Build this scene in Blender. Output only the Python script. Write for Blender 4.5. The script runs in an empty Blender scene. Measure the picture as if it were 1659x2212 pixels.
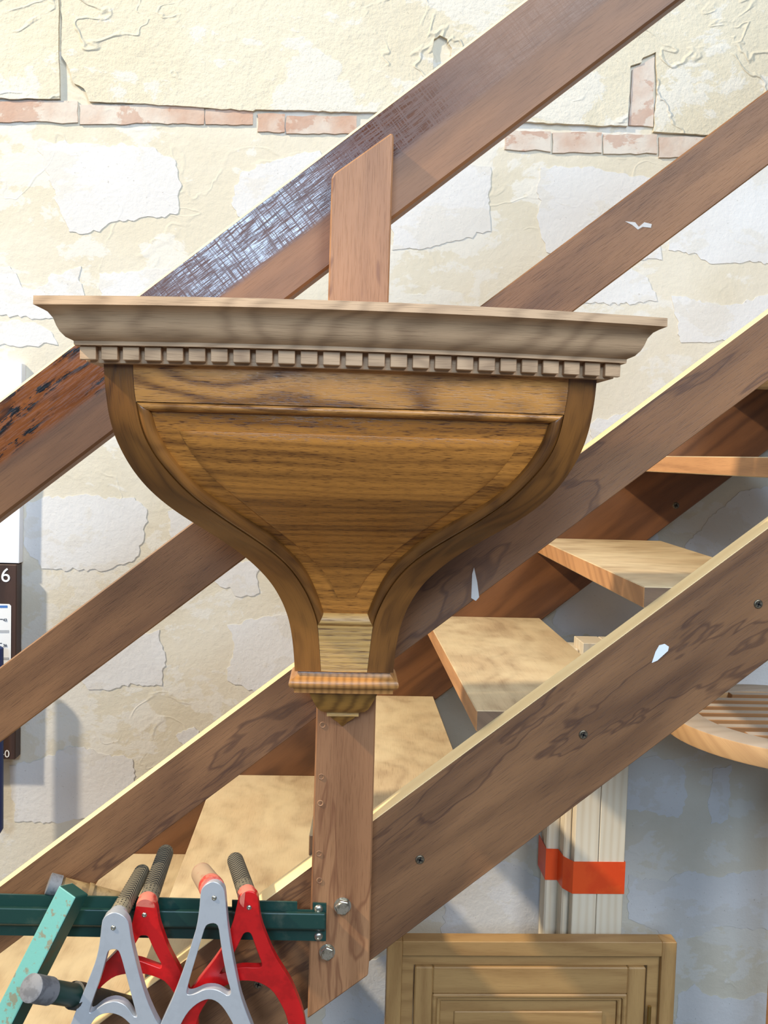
import bpy, bmesh, math, random
from mathutils import Vector, Matrix
C = bpy.context.scene
COL = C.collection
random.seed(7)

# ------------------------------------------------------------------ camera
FPX, PITCH, YAW, ROLL = 2000.0, .0608, .0463, .0283
CAM = Vector((0, 0, 1.7))
def cam_basis():
    cp, sp, cy, sy, cr, sr = math.cos(PITCH), math.sin(PITCH), math.cos(YAW), math.sin(YAW), math.cos(ROLL), math.sin(ROLL)
    M = Matrix(((1, 0, 0), (0, 0, -1), (0, 1, 0)))
    Ry = Matrix(((cy, 0, -sy), (0, 1, 0), (sy, 0, cy)))
    Rx = Matrix(((1, 0, 0), (0, cp, -sp), (0, sp, cp)))
    Rz = Matrix(((cr, -sr, 0), (sr, cr, 0), (0, 0, 1)))
    return Rz @ Rx @ Ry @ M
MB = cam_basis()
cd = bpy.data.cameras.new('camera'); cam = bpy.data.objects.new('camera', cd); COL.objects.link(cam)
cd.sensor_fit = 'VERTICAL'; cd.sensor_height = 36; cd.lens = FPX / 2212 * 36
cd.clip_start = .05
cam.matrix_world = Matrix.Translation(CAM) @ Matrix((MB[0], -MB[1], -MB[2])).transposed().to_4x4()
C.camera = cam

# ------------------------------------------------------------------ light
C.view_settings.view_transform = 'Standard'; C.view_settings.look = 'None'
C.view_settings.exposure = 0.0; C.view_settings.gamma = 1; C.view_settings.use_curve_mapping = False
w = bpy.data.worlds.new('world'); C.world = w; w.use_nodes = True
w.node_tree.nodes['Background'].inputs[0].default_value = (.62, .80, 1.0, 1)
w.node_tree.nodes['Background'].inputs[1].default_value = .22
def area(name, loc, target, size, energy, col, sy=None):
    l = bpy.data.lights.new(name, 'AREA'); l.energy = energy; l.color = col; l.size = size
    if sy: l.shape = 'RECTANGLE'; l.size_y = sy
    o = bpy.data.objects.new(name, l); COL.objects.link(o); o.location = loc
    o.rotation_euler = (Vector(target) - Vector(loc)).to_track_quat('-Z', 'Y').to_euler(); return o
area('key_lamp', (-4.2, .35, 5.3), (.1, 1.5, 1.4), .22, 500, (1, .86, .64))
area('window_light', (-.62, -3.0, 3.05), (-.1, 1.4, 1.8), 1.0, 105, (.52, .74, 1), .9)
area('overhead_fill', (1.3, -1.7, 5.0), (.2, 1.7, 1.6), 2.4, 108, (.74, .87, 1), 1.8)  # added fill, no known window: cool light from above, dim under the stairs
area('front_fill', (2.0, -2.8, 4.3), (.1, 1.5, 1.5), 1.6, 125, (.90, .95, 1), 1.4)  # unseen fill added behind the camera for front faces, no known window

# ------------------------------------------------------------------ helpers
def ray(px, py):
    return MB.transposed() @ Vector(((px - 829.5) / FPX, (py - 1106) / FPX, 1))
def P(px, py, Y):
    r = ray(px, py); return CAM + r * (Y / r.y)
def Pz(px, py, z):
    r = ray(px, py); return CAM + r * ((z - CAM.z) / r.z)
def lin(c):
    return tuple((v / 12.92 if v <= .04045 else ((v + .055) / 1.055) ** 2.4) for v in (x / 255 for x in c)) + (1,)

def tag(o, label=None, cat=None, group=None, kind=None):
    if label: o['label'] = label
    if cat: o['category'] = cat
    if group: o['group'] = group
    if kind: o['kind'] = kind
    return o
def empty(name, loc, label=None, cat=None, group=None):
    o = bpy.data.objects.new(name, None); COL.objects.link(o); o.location = loc; o.empty_display_size = .05
    return tag(o, label, cat, group)
def wloc(o):
    l = Vector(o.location)
    while o.parent: o = o.parent; l = l + Vector(o.location)
    return l
def finish(name, bm, mats, parent=None, g=Vector((1, 0, 0)), uvlay=None, smooth=False, recalc=True, n2=None):
    """world-space bmesh -> object with origin at bottom centre; UV in metres, u along grain g"""
    if recalc: bmesh.ops.recalc_face_normals(bm, faces=bm.faces)
    uv = bm.loops.layers.uv.get('UVMap')
    if uv is None:
        uv = bm.loops.layers.uv.new('UVMap')
        g = Vector(g).normalized()
        a = Vector((0, 1, 0)) if abs(g.y) < .9 else Vector((1, 0, 0))
        c = g.cross(a).normalized(); d = g.cross(c)
        for f in bm.faces:
            for l in f.loops:
                p = l.vert.co; l[uv].uv = (p.dot(g), p.dot(c) + .77 * p.dot(d))
    me = bpy.data.meshes.new(name)
    xs = [v.co for v in bm.verts]
    o0 = Vector(((min(v.x for v in xs) + max(v.x for v in xs)) / 2, (min(v.y for v in xs) + max(v.y for v in xs)) / 2, min(v.z for v in xs)))
    bmesh.ops.translate(bm, verts=bm.verts, vec=-o0)
    if smooth:
        for f in bm.faces: f.smooth = True
    bm.to_mesh(me); bm.free()
    if smooth == 'auto':
        try: me.set_sharp_from_angle(angle=math.radians(38))
        except Exception: pass
    for m in (mats if isinstance(mats, (list, tuple)) else [mats]): me.materials.append(m)
    ob = bpy.data.objects.new(name, me); COL.objects.link(ob)
    if parent: ob.parent = parent; ob.location = o0 - wloc(parent)
    else: ob.location = o0
    return ob
def bevel(bm, w, seg=1, ang=.5):
    es = [e for e in bm.edges if len(e.link_faces) == 2 and e.calc_face_angle(0) > ang]
    if es: bmesh.ops.bevel(bm, geom=es, offset=w, segments=seg, profile=.5, affect='EDGES', clamp_overlap=True)
def prism(pts, d, bev=.0015, holes=()):
    """polygon (list of Vector) with holes, extruded by vector d"""
    bm = bmesh.new()
    if not holes:
        vs = [bm.verts.new(p) for p in pts]; fs = [bm.faces.new(vs)]
    else:
        es = []
        for loop in [pts] + list(holes):
            vs = [bm.verts.new(p) for p in loop]
            es += [bm.edges.new((vs[i], vs[(i + 1) % len(vs)])) for i in range(len(vs))]
        r = bmesh.ops.triangle_fill(bm, edges=es, use_beauty=True); fs = [f for f in r['geom'] if isinstance(f, bmesh.types.BMFace)]
    r = bmesh.ops.extrude_face_region(bm, geom=fs)
    bmesh.ops.translate(bm, verts=[v for v in r['geom'] if isinstance(v, bmesh.types.BMVert)], vec=d)
    bmesh.ops.recalc_face_normals(bm, faces=bm.faces)
    if bev: bevel(bm, bev)
    return bm
def board(name, px, Y0, Y1, mats, parent, grain, bev=.0015, topidx=None):
    pts = [P(a, b, Y0) for a, b in px]
    bm = prism(pts, Vector((0, Y1 - Y0, 0)), bev)
    g = P(*grain[1], Y0) - P(*grain[0], Y0)
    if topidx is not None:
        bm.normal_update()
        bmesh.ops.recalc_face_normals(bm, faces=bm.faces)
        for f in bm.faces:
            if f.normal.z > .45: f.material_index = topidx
    return finish(name, bm, mats, parent, g)
def box(x0, x1, y0, y1, z0, z1, bev=.001):
    return prism([Vector((x0, y0, z0)), Vector((x1, y0, z0)), Vector((x1, y0, z1)), Vector((x0, y0, z1))], Vector((0, y1 - y0, 0)), bev)
def tube(rings, seg=24, cap=True, uvl=True):
    """rings: list of (centre, radius) ; builds a surface of revolution along them with UV (u = around 0..1, v = metres along)"""
    bm = bmesh.new(); uv = bm.loops.layers.uv.new('UVMap')
    ax = (rings[-1][0] - rings[0][0]).normalized()
    a = ax.cross(Vector((0, 0, 1)));  a = a.normalized() if a.length > .05 else Vector((1, 0, 0))
    b = ax.cross(a)
    R = []; L = []; acc = 0
    for i, (c, r) in enumerate(rings):
        if i: acc += (c - rings[i - 1][0]).length
        L.append(acc); R.append([bm.verts.new(c + r * (math.cos(6.28318 * k / seg) * a + math.sin(6.28318 * k / seg) * b)) for k in range(seg)])
    for i in range(len(rings) - 1):
        for k in range(seg):
            f = bm.faces.new((R[i][k], R[i][(k + 1) % seg], R[i + 1][(k + 1) % seg], R[i + 1][k]))
            for l, q in zip(f.loops, ((k, i), (k + 1, i), (k + 1, i + 1), (k, i + 1))): l[uv].uv = (q[0] / seg, L[q[1]])
    if cap:
        for r in (R[0], R[-1]): bm.faces.new(r)
    return bm

# ------------------------------------------------------------------ materials
class NT:
    def __init__(s, name):
        s.m = bpy.data.materials.new(name); s.m.use_nodes = True; s.t = s.m.node_tree; s.b = s.t.nodes['Principled BSDF']
    def n(s, t, **k):
        nd = s.t.nodes.new(t)
        for a, v in k.items(): setattr(nd, a, v)
        return nd
    def l(s, a, b): s.t.links.new(a, b)
    def put(s, sock, v):
        if isinstance(v, bpy.types.NodeSocket): s.l(v, sock)
        elif isinstance(v, tuple) and sock.type == 'RGBA' and len(v) == 3: sock.default_value = v + (1,)
        else: sock.default_value = v
    def math(s, op, a, b=0.0, c=None, clamp=False):
        nd = s.n('ShaderNodeMath', operation=op, use_clamp=clamp); s.put(nd.inputs[0], a); s.put(nd.inputs[1], b)
        if c is not None: s.put(nd.inputs[2], c)
        return nd.outputs[0]
    def noise(s, vec, scale=1., detail=2., rough=.5, dist=0.):
        nd = s.n('ShaderNodeTexNoise'); s.l(vec, nd.inputs['Vector']); nd.inputs['Scale'].default_value = scale
        nd.inputs['Detail'].default_value = detail; nd.inputs['Roughness'].default_value = rough; nd.inputs['Distortion'].default_value = dist
        return nd.outputs[0]
    def mul(s, vec, sc):
        nd = s.n('ShaderNodeVectorMath', operation='MULTIPLY'); s.l(vec, nd.inputs[0]); nd.inputs[1].default_value = sc; return nd.outputs[0]
    def add(s, a, b):
        nd = s.n('ShaderNodeVectorMath', operation='ADD'); s.l(a, nd.inputs[0]); s.l(b, nd.inputs[1]); return nd.outputs[0]
    def mix(s, f, a, b, mode='MIX'):
        nd = s.n('ShaderNodeMix', data_type='RGBA', blend_type=mode); s.put(nd.inputs[0], f); s.put(nd.inputs[6], a); s.put(nd.inputs[7], b); return nd.outputs[2]
    def step(s, v, lo, hi):
        nd = s.n('ShaderNodeMapRange', interpolation_type='SMOOTHSTEP'); s.put(nd.inputs[0], v); nd.inputs[1].default_value = lo; nd.inputs[2].default_value = hi; return nd.outputs[0]
    def bump(s, h, strength=.3, dist=.002, prev=None):
        nd = s.n('ShaderNodeBump'); s.l(h, nd.inputs['Height']); nd.inputs['Strength'].default_value = strength; nd.inputs['Distance'].default_value = dist
        if prev: s.l(prev, nd.inputs['Normal'])
        return nd.outputs[0]
    def out(s, col=None, rough=None, normal=None):
        if col is not None: s.put(s.b.inputs['Base Color'], col)
        if rough is not None: s.put(s.b.inputs['Roughness'], rough)
        if normal is not None: s.l(normal, s.b.inputs['Normal'])
        return s.m

def wood(name, light, dark, ringk=28, warp=1.6, ringw=.35, pore=.35, blot=.3, rough=.5, bump=.25, stain=None, stainc=(70, 40, 30), varnish=None, spec=.5, dust=None, lowu=1.3, lowv=7., saw=0, ringu=0, midw=.35, blotuv=(2.2, 11), poreu=28):
    T = NT(name); uvn = T.n('ShaderNodeUVMap'); oi = T.n('ShaderNodeObjectInfo')
    rnd = T.math('MULTIPLY', oi.outputs['Random'], 37.)
    cmb = T.n('ShaderNodeCombineXYZ'); T.l(rnd, cmb.inputs[0]); T.l(rnd, cmb.inputs[1]); T.l(rnd, cmb.inputs[2])
    uv = T.add(uvn.outputs[0], cmb.outputs[0])
    sx = T.n('ShaderNodeSeparateXYZ'); T.l(uv, sx.inputs[0]); v = sx.outputs[1]
    low = T.noise(T.mul(uv, (lowu, lowv, 1)), 1., 2.)
    mid = T.noise(T.mul(uv, (9, 60, 1)), 1., 3.)
    ph = T.math('ADD', T.math('ADD', T.math('MULTIPLY', v, ringk), T.math('MULTIPLY', sx.outputs[0], ringu)), T.math('ADD', T.math('MULTIPLY', low, warp * 5), T.math('MULTIPLY', mid, midw)))
    ring = T.math('POWER', T.math('ADD', T.math('MULTIPLY', T.math('SINE', T.math('MULTIPLY', ph, 6.283)), .5), .5), 1.7)
    fine = T.noise(T.mul(uv, (poreu, 900, 1)), 1., 2., .6)
    bl = T.noise(T.mul(uv, (*blotuv, 1)), 1., 3., .6)
    fac = T.math('ADD', T.math('MULTIPLY', ring, ringw), T.math('MULTIPLY', T.step(bl, .3, .7), blot))
    pr = T.step(fine, .5, .72)
    fac = T.math('ADD', fac, T.math('MULTIPLY', pr, pore), clamp=True)
    col = T.mix(fac, lin(light), lin(dark))
    r = rough
    hgt = T.math('SUBTRACT', T.math('MULTIPLY', ring, -.35), T.math('MULTIPLY', pr, .8))
    if stain:
        sn = T.noise(T.mul(uv, (1.8, 9, 1)), 1., 4., .62, .4)
        line = T.math('SUBTRACT', 1., T.step(T.math('ABSOLUTE', T.math('SUBTRACT', sn, .54)), .0, .022))
        area_ = T.math('MULTIPLY', T.step(sn, .535, .55), .35)
        col = T.mix(T.math('MAXIMUM', T.math('MULTIPLY', line, stain), T.math('MULTIPLY', area_, stain)), col, lin(stainc))
    if dust:
        dn = T.noise(T.mul(uv, (5, 9, 1)), 1., 4., .65)
        col = T.mix(T.math('MULTIPLY', T.step(dn, .34, .66), .7), col, lin(dust))
    if saw:
        sw = T.noise(T.mul(uv, (420, 3, 1)), 1., 2.)
        hgt = T.math('ADD', hgt, T.math('MULTIPLY', sw, saw))
    if varnish: col, r = varnish(T, uvn.outputs[0], uv, col, rough)
    T.b.inputs['Specular IOR Level'].default_value = spec
    return T.out(col, r, T.bump(hgt, bump, .0008))

def plain(name, col, rough=.5, metal=0., noise=0., col2=None, nscale=60., bump=0., thr=(.45, .6)):
    T = NT(name); c = lin(col)
    if col2:
        tc = T.n('ShaderNodeTexCoord'); nz = T.noise(tc.outputs['Object'], nscale, 4., .6)
        c = T.mix(T.step(nz, *thr), lin(col), lin(col2))
    T.b.inputs['Metallic'].default_value = metal
    nrm = None
    if bump:
        tc = T.n('ShaderNodeTexCoord'); nrm = T.bump(T.noise(tc.outputs['Object'], nscale * 3, 3.), bump, .001)
    return T.out(c, rough, nrm)

M = {}
M['oak_raw'] = wood('raw_oak', (206, 168, 130), (138, 106, 78), 14, 1.2, .42, .3, .2, .62, .25, lowu=4, lowv=8, ringu=17, midw=.8)
M['oak_rail'] = wood('stained_oak', (212, 146, 74), (86, 46, 20), 34, 2.2, .55, .5, .25, .34, .35, lowu=2.4, lowv=7, midw=.8, poreu=60)
M['oak_panel'] = wood('stained_oak_panel', (216, 142, 62), (88, 48, 18), 70, 1.3, .22, .5, .62, .32, .3, lowu=1.2, lowv=7, midw=1.1, blotuv=(.5, 26), poreu=70)
M['oak_stile'] = wood('dark_stained_oak', (146, 94, 42), (72, 42, 18), 16, 1.5, .3, .2, .6, .32, .15, lowu=5, lowv=14, midw=.6)
M['oak_block'] = wood('light_oak_block', (210, 164, 98), (104, 66, 30), 120, .5, .3, .65, .1, .4, .4, midw=1.)
M['oak_base'] = wood('oak_base', (184, 128, 70), (112, 70, 32), 2, .2, .45, .2, .2, .34, .2, lowu=9, lowv=9, ringu=95, midw=.5)
M['oak_pendant'] = wood('oak_pendant', (180, 128, 58), (84, 50, 20), 10, .6, .5, .2, .2, .34, .2, lowu=9, lowv=14, ringu=42, midw=.9)
M['beam'] = wood('brown_stained_beam', (144, 102, 68), (90, 60, 40), 9, 1.2, .3, .4, .5, .5, .25, stain=.6, stainc=(64, 40, 32), spec=.4)
M['beam_clean'] = wood('brown_beam', (140, 98, 64), (86, 56, 36), 11, .9, .35, .4, .5, .5, .25, spec=.4)
M['post'] = wood('post_wood', (170, 122, 84), (122, 82, 52), 10, .8, .3, .4, .4, .5, .25, stain=.6, stainc=(104, 60, 36), lowu=.8)
M['wallstr'] = wood('wall_stringer_wood', (128, 84, 50), (76, 46, 26), 10, 1.2, .4, .2, .5, .45, .15)
M['pale'] = wood('pale_dusty_lit_wood', (246, 216, 162), (226, 190, 134), 14, .8, .3, .15, .3, .7, .1)  # pale dusty beam tops, with the strong lamp light put into the colour
M['tread'] = wood('tread_wood', (202, 176, 138), (144, 118, 88), 16, 1.6, .3, .3, .4, .62, .2, dust=(214, 194, 156), lowu=3, lowv=5)
M['nose'] = wood('nosing_wood', (198, 146, 98), (146, 100, 62), 20, 1., .35, .3, .35, .55, .15)
M['endgrain'] = wood('tread_end', (118, 94, 74), (80, 62, 48), 30, .6, .3, .3, .3, .6, .2)
M['door'] = wood('light_oak_door', (184, 146, 94), (140, 102, 60), 22, .9, .35, .3, .25, .45, .12)
M['pine'] = wood('pine', (226, 214, 192), (204, 182, 150), 55, .25, .4, .05, .2, .55, .05)
M['slat_top'] = wood('lit_slat_top', (186, 170, 154), (156, 138, 120), 30, .6, .3, .2, .3, .65, .1)  # window light on the upward faces put into this greyer colour
M['slat'] = wood('slat_wood', (164, 118, 74), (124, 84, 50), 30, .6, .3, .25, .3, .6, .1)  # slat sides carry their shade as a browner colour; pedestal shares it
M['rimw'] = wood('pale_rim_wood', (198, 158, 112), (156, 116, 78), 30, .6, .3, .25, .3, .6, .1)
M['darkboard'] = wood('dark_brown_board', (74, 52, 44), (40, 28, 24), 18, 1., .4, .2, .4, .5, .2)
def varn(T, uv0, uv, col, rough):
    at = T.n('ShaderNodeAttribute', attribute_name='band'); sx = T.n('ShaderNodeSeparateXYZ'); T.l(at.outputs['Vector'], sx.inputs[0])
    u, v = sx.outputs[0], sx.outputs[1]        # metres along the rail, 0..1 down its face
    wn = T.noise(T.mul(uv, (3, 20, 1)), 1., 3.)
    band = T.math('SUBTRACT', 1., T.step(T.math('ADD', v, T.math('MULTIPLY', T.math('SUBTRACT', wn, .5), .25)), .50, .60))
    far = T.step(u, .62, 1.0)
    band = T.math('MULTIPLY', band, T.math('SUBTRACT', 1., T.math('MULTIPLY', far, .75)))
    lac = T.mix(T.noise(T.mul(uv, (6, 120, 1)), 1., 3.), lin((96, 54, 30)), lin((62, 34, 24)))
    worn = T.math('SUBTRACT', 1., T.step(u, .18, .24))
    orange = T.mix(T.noise(T.mul(uv, (16, 150, 1)), 1., 4.), lin((150, 88, 44)), lin((88, 46, 22)))
    fl = T.noise(T.mul(uv, (26, 120, 1)), 1., 5., .7)
    fl2 = T.noise(T.mul(uv, (9, 34, 1)), 1., 2.)
    blk = T.math('MULTIPLY', T.step(fl, .50, .54), T.step(fl2, .42, .56))
    lac = T.mix(worn, lac, T.mix(blk, orange, lin((30, 28, 30))))
    col = T.mix(band, col, lac)
    scr = T.step(T.noise(T.mul(uv, (30, 420, 1)), 1., 3., .7), .42, .66)
    scr2 = T.step(T.noise(T.mul(uv, (330, 12, 1)), 1., 3., .75), .46, .62)
    sc = T.math('MAXIMUM', T.math('MULTIPLY', scr, .35), T.math('MULTIPLY', T.math('MULTIPLY', scr2, T.math('SUBTRACT', 1., worn)), .25))
    gl = T.math('ADD', .12, sc)
    r = T.math('ADD', T.math('MULTIPLY', band, gl), T.math('MULTIPLY', T.math('SUBTRACT', 1., band), rough))
    return col, r
M['handrail'] = wood('varnished_handrail', (142, 98, 62), (92, 60, 38), 9, .9, .3, .28, .5, .5, .12, varnish=varn, spec=.5, saw=.5)

def wallmat(name, base, base2, blotc, patch=.5, bumps=.6, fine=.5, pits=True):
    T = NT(name); tc = T.n('ShaderNodeTexCoord'); g = T.n('ShaderNodeNewGeometry'); p = g.outputs['Position']
    a = T.noise(p, 3.2, 5., .6); b = T.noise(T.mul(p, (1, 1, 1.5)), 5.5, 9., .64, .25); c = T.noise(p, 60., 4., .65)
    col = T.mix(T.step(a, .38, .64), lin(base), lin(base2))
    col = T.mix(T.math('MULTIPLY', T.step(b, .53, .56), patch), col, lin(blotc))
    sx = T.n('ShaderNodeSeparateXYZ'); T.l(p, sx.inputs[0])
    d = T.noise(p, 150., 3., .7)
    if pits: col = T.mix(T.math('MULTIPLY', T.step(d, .66, .73), .5), col, lin((120, 110, 96)))
    vo = T.noise(T.mul(p, (1, 1, 1.3)), 4.5, 3., .5, .5)
    rid = T.math('MULTIPLY', T.math('SUBTRACT', 1., T.step(T.math('ABSOLUTE', T.math('SUBTRACT', vo, .5)), 0., .02)), T.step(a, .5, .6))
    h = T.math('ADD', T.math('MULTIPLY', b, 1.2), T.math('ADD', T.math('MULTIPLY', c, fine), T.math('MULTIPLY', rid, bumps * .5)))
    return T.out(col, .9, T.bump(h, .3 * (.35 + bumps), .010))
M['plaster'] = wallmat('beige_plaster', (210, 203, 188), (203, 195, 177), (214, 211, 205), .7, .6)
M['rough_plaster'] = wallmat('rough_cream_plaster', (208, 200, 181), (202, 193, 172), (213, 210, 204), .6, 1.6)
M['stone'] = wallmat('white_limestone', (212, 211, 211), (206, 204, 203), (199, 191, 175), .3, .25, .9)
M['brick'] = wallmat('limewashed_terracotta', (184, 150, 130), (204, 196, 186), (168, 120, 96), .5, .4)
M['floor'] = plain('concrete_floor', (104, 98, 92), .85, 0, 0, (84, 80, 76), 4.)

M['green'] = plain('dark_green_paint', (22, 58, 52), .42, .0, 0, (60, 76, 66), 30., 0, (.55, .75))
M['teal'] = plain('lit_teal_paint', (110, 170, 160), .5, 0, 0, (130, 132, 112), 75., .2, (.54, .62))  # lit faces of the arm, brightness put into the colour
M['teal_shade'] = plain('shaded_teal_paint', (24, 76, 68), .45, 0, 0, (70, 66, 44), 14., .1, (.52, .66))  # same arm paint on its turned-away faces, shade put into the colour
M['silver'] = plain('silver_painted_casting', (184, 187, 192), .36, .3, 0, (180, 183, 188), 60., .04)
M['red'] = plain('red_paint', (196, 22, 24), .33, 0, 0, (176, 18, 20), 30.)
M['pink'] = plain('worn_pale_red_paint', (222, 120, 100), .5, 0, 0, (196, 60, 50), 50.)
M['steel'] = plain('zinc_plated_steel', (196, 192, 180), .28, .9, 0, (150, 144, 128), 120.)
M['screwhead'] = plain('dull_screw_head', (128, 116, 98), .4, .7, 0, (92, 82, 68), 200.)
M['rubbercap'] = plain('grey_rubber', (118, 118, 122), .6, 0, 0, (96, 96, 100), 60., .2)
M['blackiron'] = plain('black_iron', (52, 48, 42), .5, .3, 0, (96, 82, 60), 40., .2, (.5, .7))
M['dustypipe'] = plain('dusty_pipe', (150, 124, 84), .65, 0, 0, (116, 92, 58), 40., .2)
M['white'] = plain('white_panel', (238, 240, 244), .5)
M['paper'] = plain('paper', (240, 242, 244), .6)
M['ink'] = plain('dark_ink', (40, 44, 56), .6)
M['blueink'] = plain('blue_ink', (70, 120, 190), .6)
M['greyink'] = plain('grey_ink', (180, 184, 190), .6)
M['navy'] = plain('navy_blue', (30, 52, 104), .5)
M['tape'] = plain('orange_tape', (228, 82, 30), .4, 0, 0, (222, 72, 26), 12.)
M['brass'] = plain('brass', (170, 140, 80), .35, .9)
M['whitepaint'] = plain('white_paint_smear', (232, 236, 240), .6)
M['chalk'] = plain('plaster_smear', (190, 186, 184), .8)
M['dark'] = plain('dark_hole', (24, 18, 14), .8)
def gripmat(name, base, dark):
    T = NT(name); uvn = T.n('ShaderNodeUVMap'); sx = T.n('ShaderNodeSeparateXYZ'); T.l(uvn.outputs[0], sx.inputs[0])
    u, v = sx.outputs[0], sx.outputs[1]
    fr = T.math('ABSOLUTE', T.math('SUBTRACT', T.math('FRACT', T.math('MULTIPLY', u, 3.)), .5))
    ph = T.math('ADD', T.math('MULTIPLY', v, 165.), T.math('MULTIPLY', fr, 4.2))
    st = T.step(T.math('SINE', T.math('MULTIPLY', ph, 6.283)), -.25, .2)
    mid = T.math('MULTIPLY', T.step(v, .018, .026), T.math('SUBTRACT', 1., T.step(v, .118, .126)))
    st = T.math('MULTIPLY', st, mid)
    vo = T.n('ShaderNodeTexVoronoi'); T.l(T.mul(uvn.outputs[0], (16, 190, 1)), vo.inputs['Vector']); vo.inputs['Scale'].default_value = 1.; vo.inputs['Randomness'].default_value = .3
    dots = T.math('MULTIPLY', T.math('SUBTRACT', 1., T.step(vo.outputs['Distance'], .22, .32)), T.math('SUBTRACT', 1., mid))
    k = T.math('MAXIMUM', st, dots)
    tc = T.n('ShaderNodeTexCoord'); nz = T.noise(tc.outputs['Object'], 50., 3.)
    return T.out(T.mix(k, T.mix(nz, lin(base), lin(tuple(int(c * .8) for c in base))), lin(dark)), .7, T.bump(T.math('SUBTRACT', 1., k), .8, .0015))
M['grip'] = gripmat('chevron_rubber', (150, 138, 112), (38, 34, 30))
M['grip_dark'] = gripmat('chevron_rubber_dark', (122, 112, 92), (32, 30, 28))
M['grip_worn'] = plain('worn_rubber_with_tape', (178, 150, 122), .75, 0, 0, (170, 118, 98), 40., .4, (.5, .66))

# ------------------------------------------------------------------ setting
YW = 2.42
bm = box(-4.5, 4.5, YW, YW + .25, 0, 5.2, 0)
wall = tag(finish('wall_back', bm, M['plaster']), kind='structure')
bm = box(-4.5, 4.5, -3.4, YW, -.1, 0, 0)
tag(finish('floor', bm, M['floor']), kind='structure')

def ragged(px, amp, n=9, seed=0):
    rd = random.Random(seed); out = []
    for i in range(len(px)):
        a, b = Vector(px[i]), Vector(px[(i + 1) % len(px)])
        d = b - a; nn = Vector((-d.y, d.x)).normalized() if d.length else Vector((0, 0)); acc = 0
        k = max(2, int(d.length / n))
        for j in range(k):
            acc = acc * .6 + rd.uniform(-1, 1) * amp
            t = j / k; out.append(tuple(a + d * t + nn * acc * math.sin(math.pi * min(1, t * 1.0 + .08))))
    return out
def stone(name, px, mat, proud, amp=4, seed=0, n=11, bev=0):
    pts = [P(a, b, YW - proud) for a, b in ragged(px, amp, n, seed)]
    return finish(name, prism(pts, Vector((0, proud + .01, 0)), bev), mat, wall)
R = lambda x0, y0, x1, y1: [(x0, y0), (x1, y0), (x1, y1), (x0, y1)]
stones = [
    [(80, 305), (200, 310), (330, 318), (378, 345), (392, 400), (385, 462), (300, 470), (240, 480), (215, 500), (150, 500), (125, 440), (112, 400), (92, 350)],
    [(520, 372), (600, 345), (690, 325), (720, 400), (640, 480), (520, 470), (500, 440)],
    [(845, 380), (905, 352), (1060, 360), (1060, 500), (990, 520), (848, 540)],
    [(1168, 360), (1230, 362), (1330, 372), (1410, 385), (1430, 560), (1330, 560), (1230, 555), (1180, 545), (1160, 470)],
    [(1450, 400), (1760, 330), (1760, 560), (1540, 570), (1500, 545), (1445, 540)],
    [(-40, 595), (20, 575), (48, 620), (90, 620), (110, 590), (175, 575), (178, 680), (80, 690), (-40, 670)],
    [(215, 590), (330, 582), (420, 590), (420, 660), (220, 660)],
    [(-60, 700), (40, 690), (110, 715), (125, 745), (40, 750), (-60, 745)],
    [(58, 1085), (180, 1068), (290, 1075), (318, 1100), (310, 1170), (290, 1210), (230, 1232), (90, 1228), (52, 1180)],
    [(362, 1105), (420, 1090), (520, 1130), (520, 1195), (380, 1200)],
    [(450, 1220), (560, 1210), (560, 1280), (520, 1290), (455, 1250)],
    [(150, 1450), (240, 1400), (345, 1360), (358, 1420), (350, 1480), (190, 1490)],
    [(490, 1350), (580, 1330), (650, 1330), (680, 1460), (560, 1500), (490, 1470), (505, 1400)],
    [(20, 1655), (90, 1640), (150, 1612), (230, 1630), (285, 1640), (292, 1700), (240, 1750), (130, 1778), (30, 1775)],
    [(380, 1590), (420, 1570), (440, 1610), (400, 1630)],
    [(1275, 915), (1330, 895), (1420, 900), (1430, 960), (1270, 975)],
    [(1190, 560), (1290, 545), (1400, 600), (1420, 650), (1200, 660)],
    [(1450, 640), (1560, 660), (1760, 620), (1760, 730), (1470, 740)],
    [(1352, 1640), (1420, 1632), (1478, 1660), (1485, 1720), (1465, 1768), (1400, 1752), (1352, 1748)],
    [(1540, 1660), (1580, 1652), (1572, 1770), (1535, 1780)],
    [(1358, 1890), (1440, 1905), (1490, 1880), (1550, 1895), (1700, 1870), (1700, 2010), (1560, 2000), (1470, 2030), (1358, 1985)],
    [(1465, 2150), (1500, 2125), (1530, 2150), (1600, 2160), (1720, 2130), (1720, 2300), (1460, 2300)],
    [(1190, 1260), (1300, 1180), (1420, 1150), (1430, 1300), (1300, 1380), (1200, 1370)],
    [(1480, 1180), (1600, 1060), (1720, 1040), (1720, 1160), (1500, 1240)],
    [(630, 125), (700, 112), (770, 118), (785, 160), (770, 200), (720, 185), (640, 180)],
    [(1580, 1440), (1720, 1420), (1720, 1500), (1560, 1500)],
    [(960, 1900), (1090, 1860), (1170, 1900), (1170, 2060), (960, 2060)],
    [(700, 2120), (840, 2060), (840, 2300), (700, 2300)],
]
for i, s in enumerate(stones):
    stone('stone', s, M['stone'], .0016, 5, 100 + i, 6)
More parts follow.
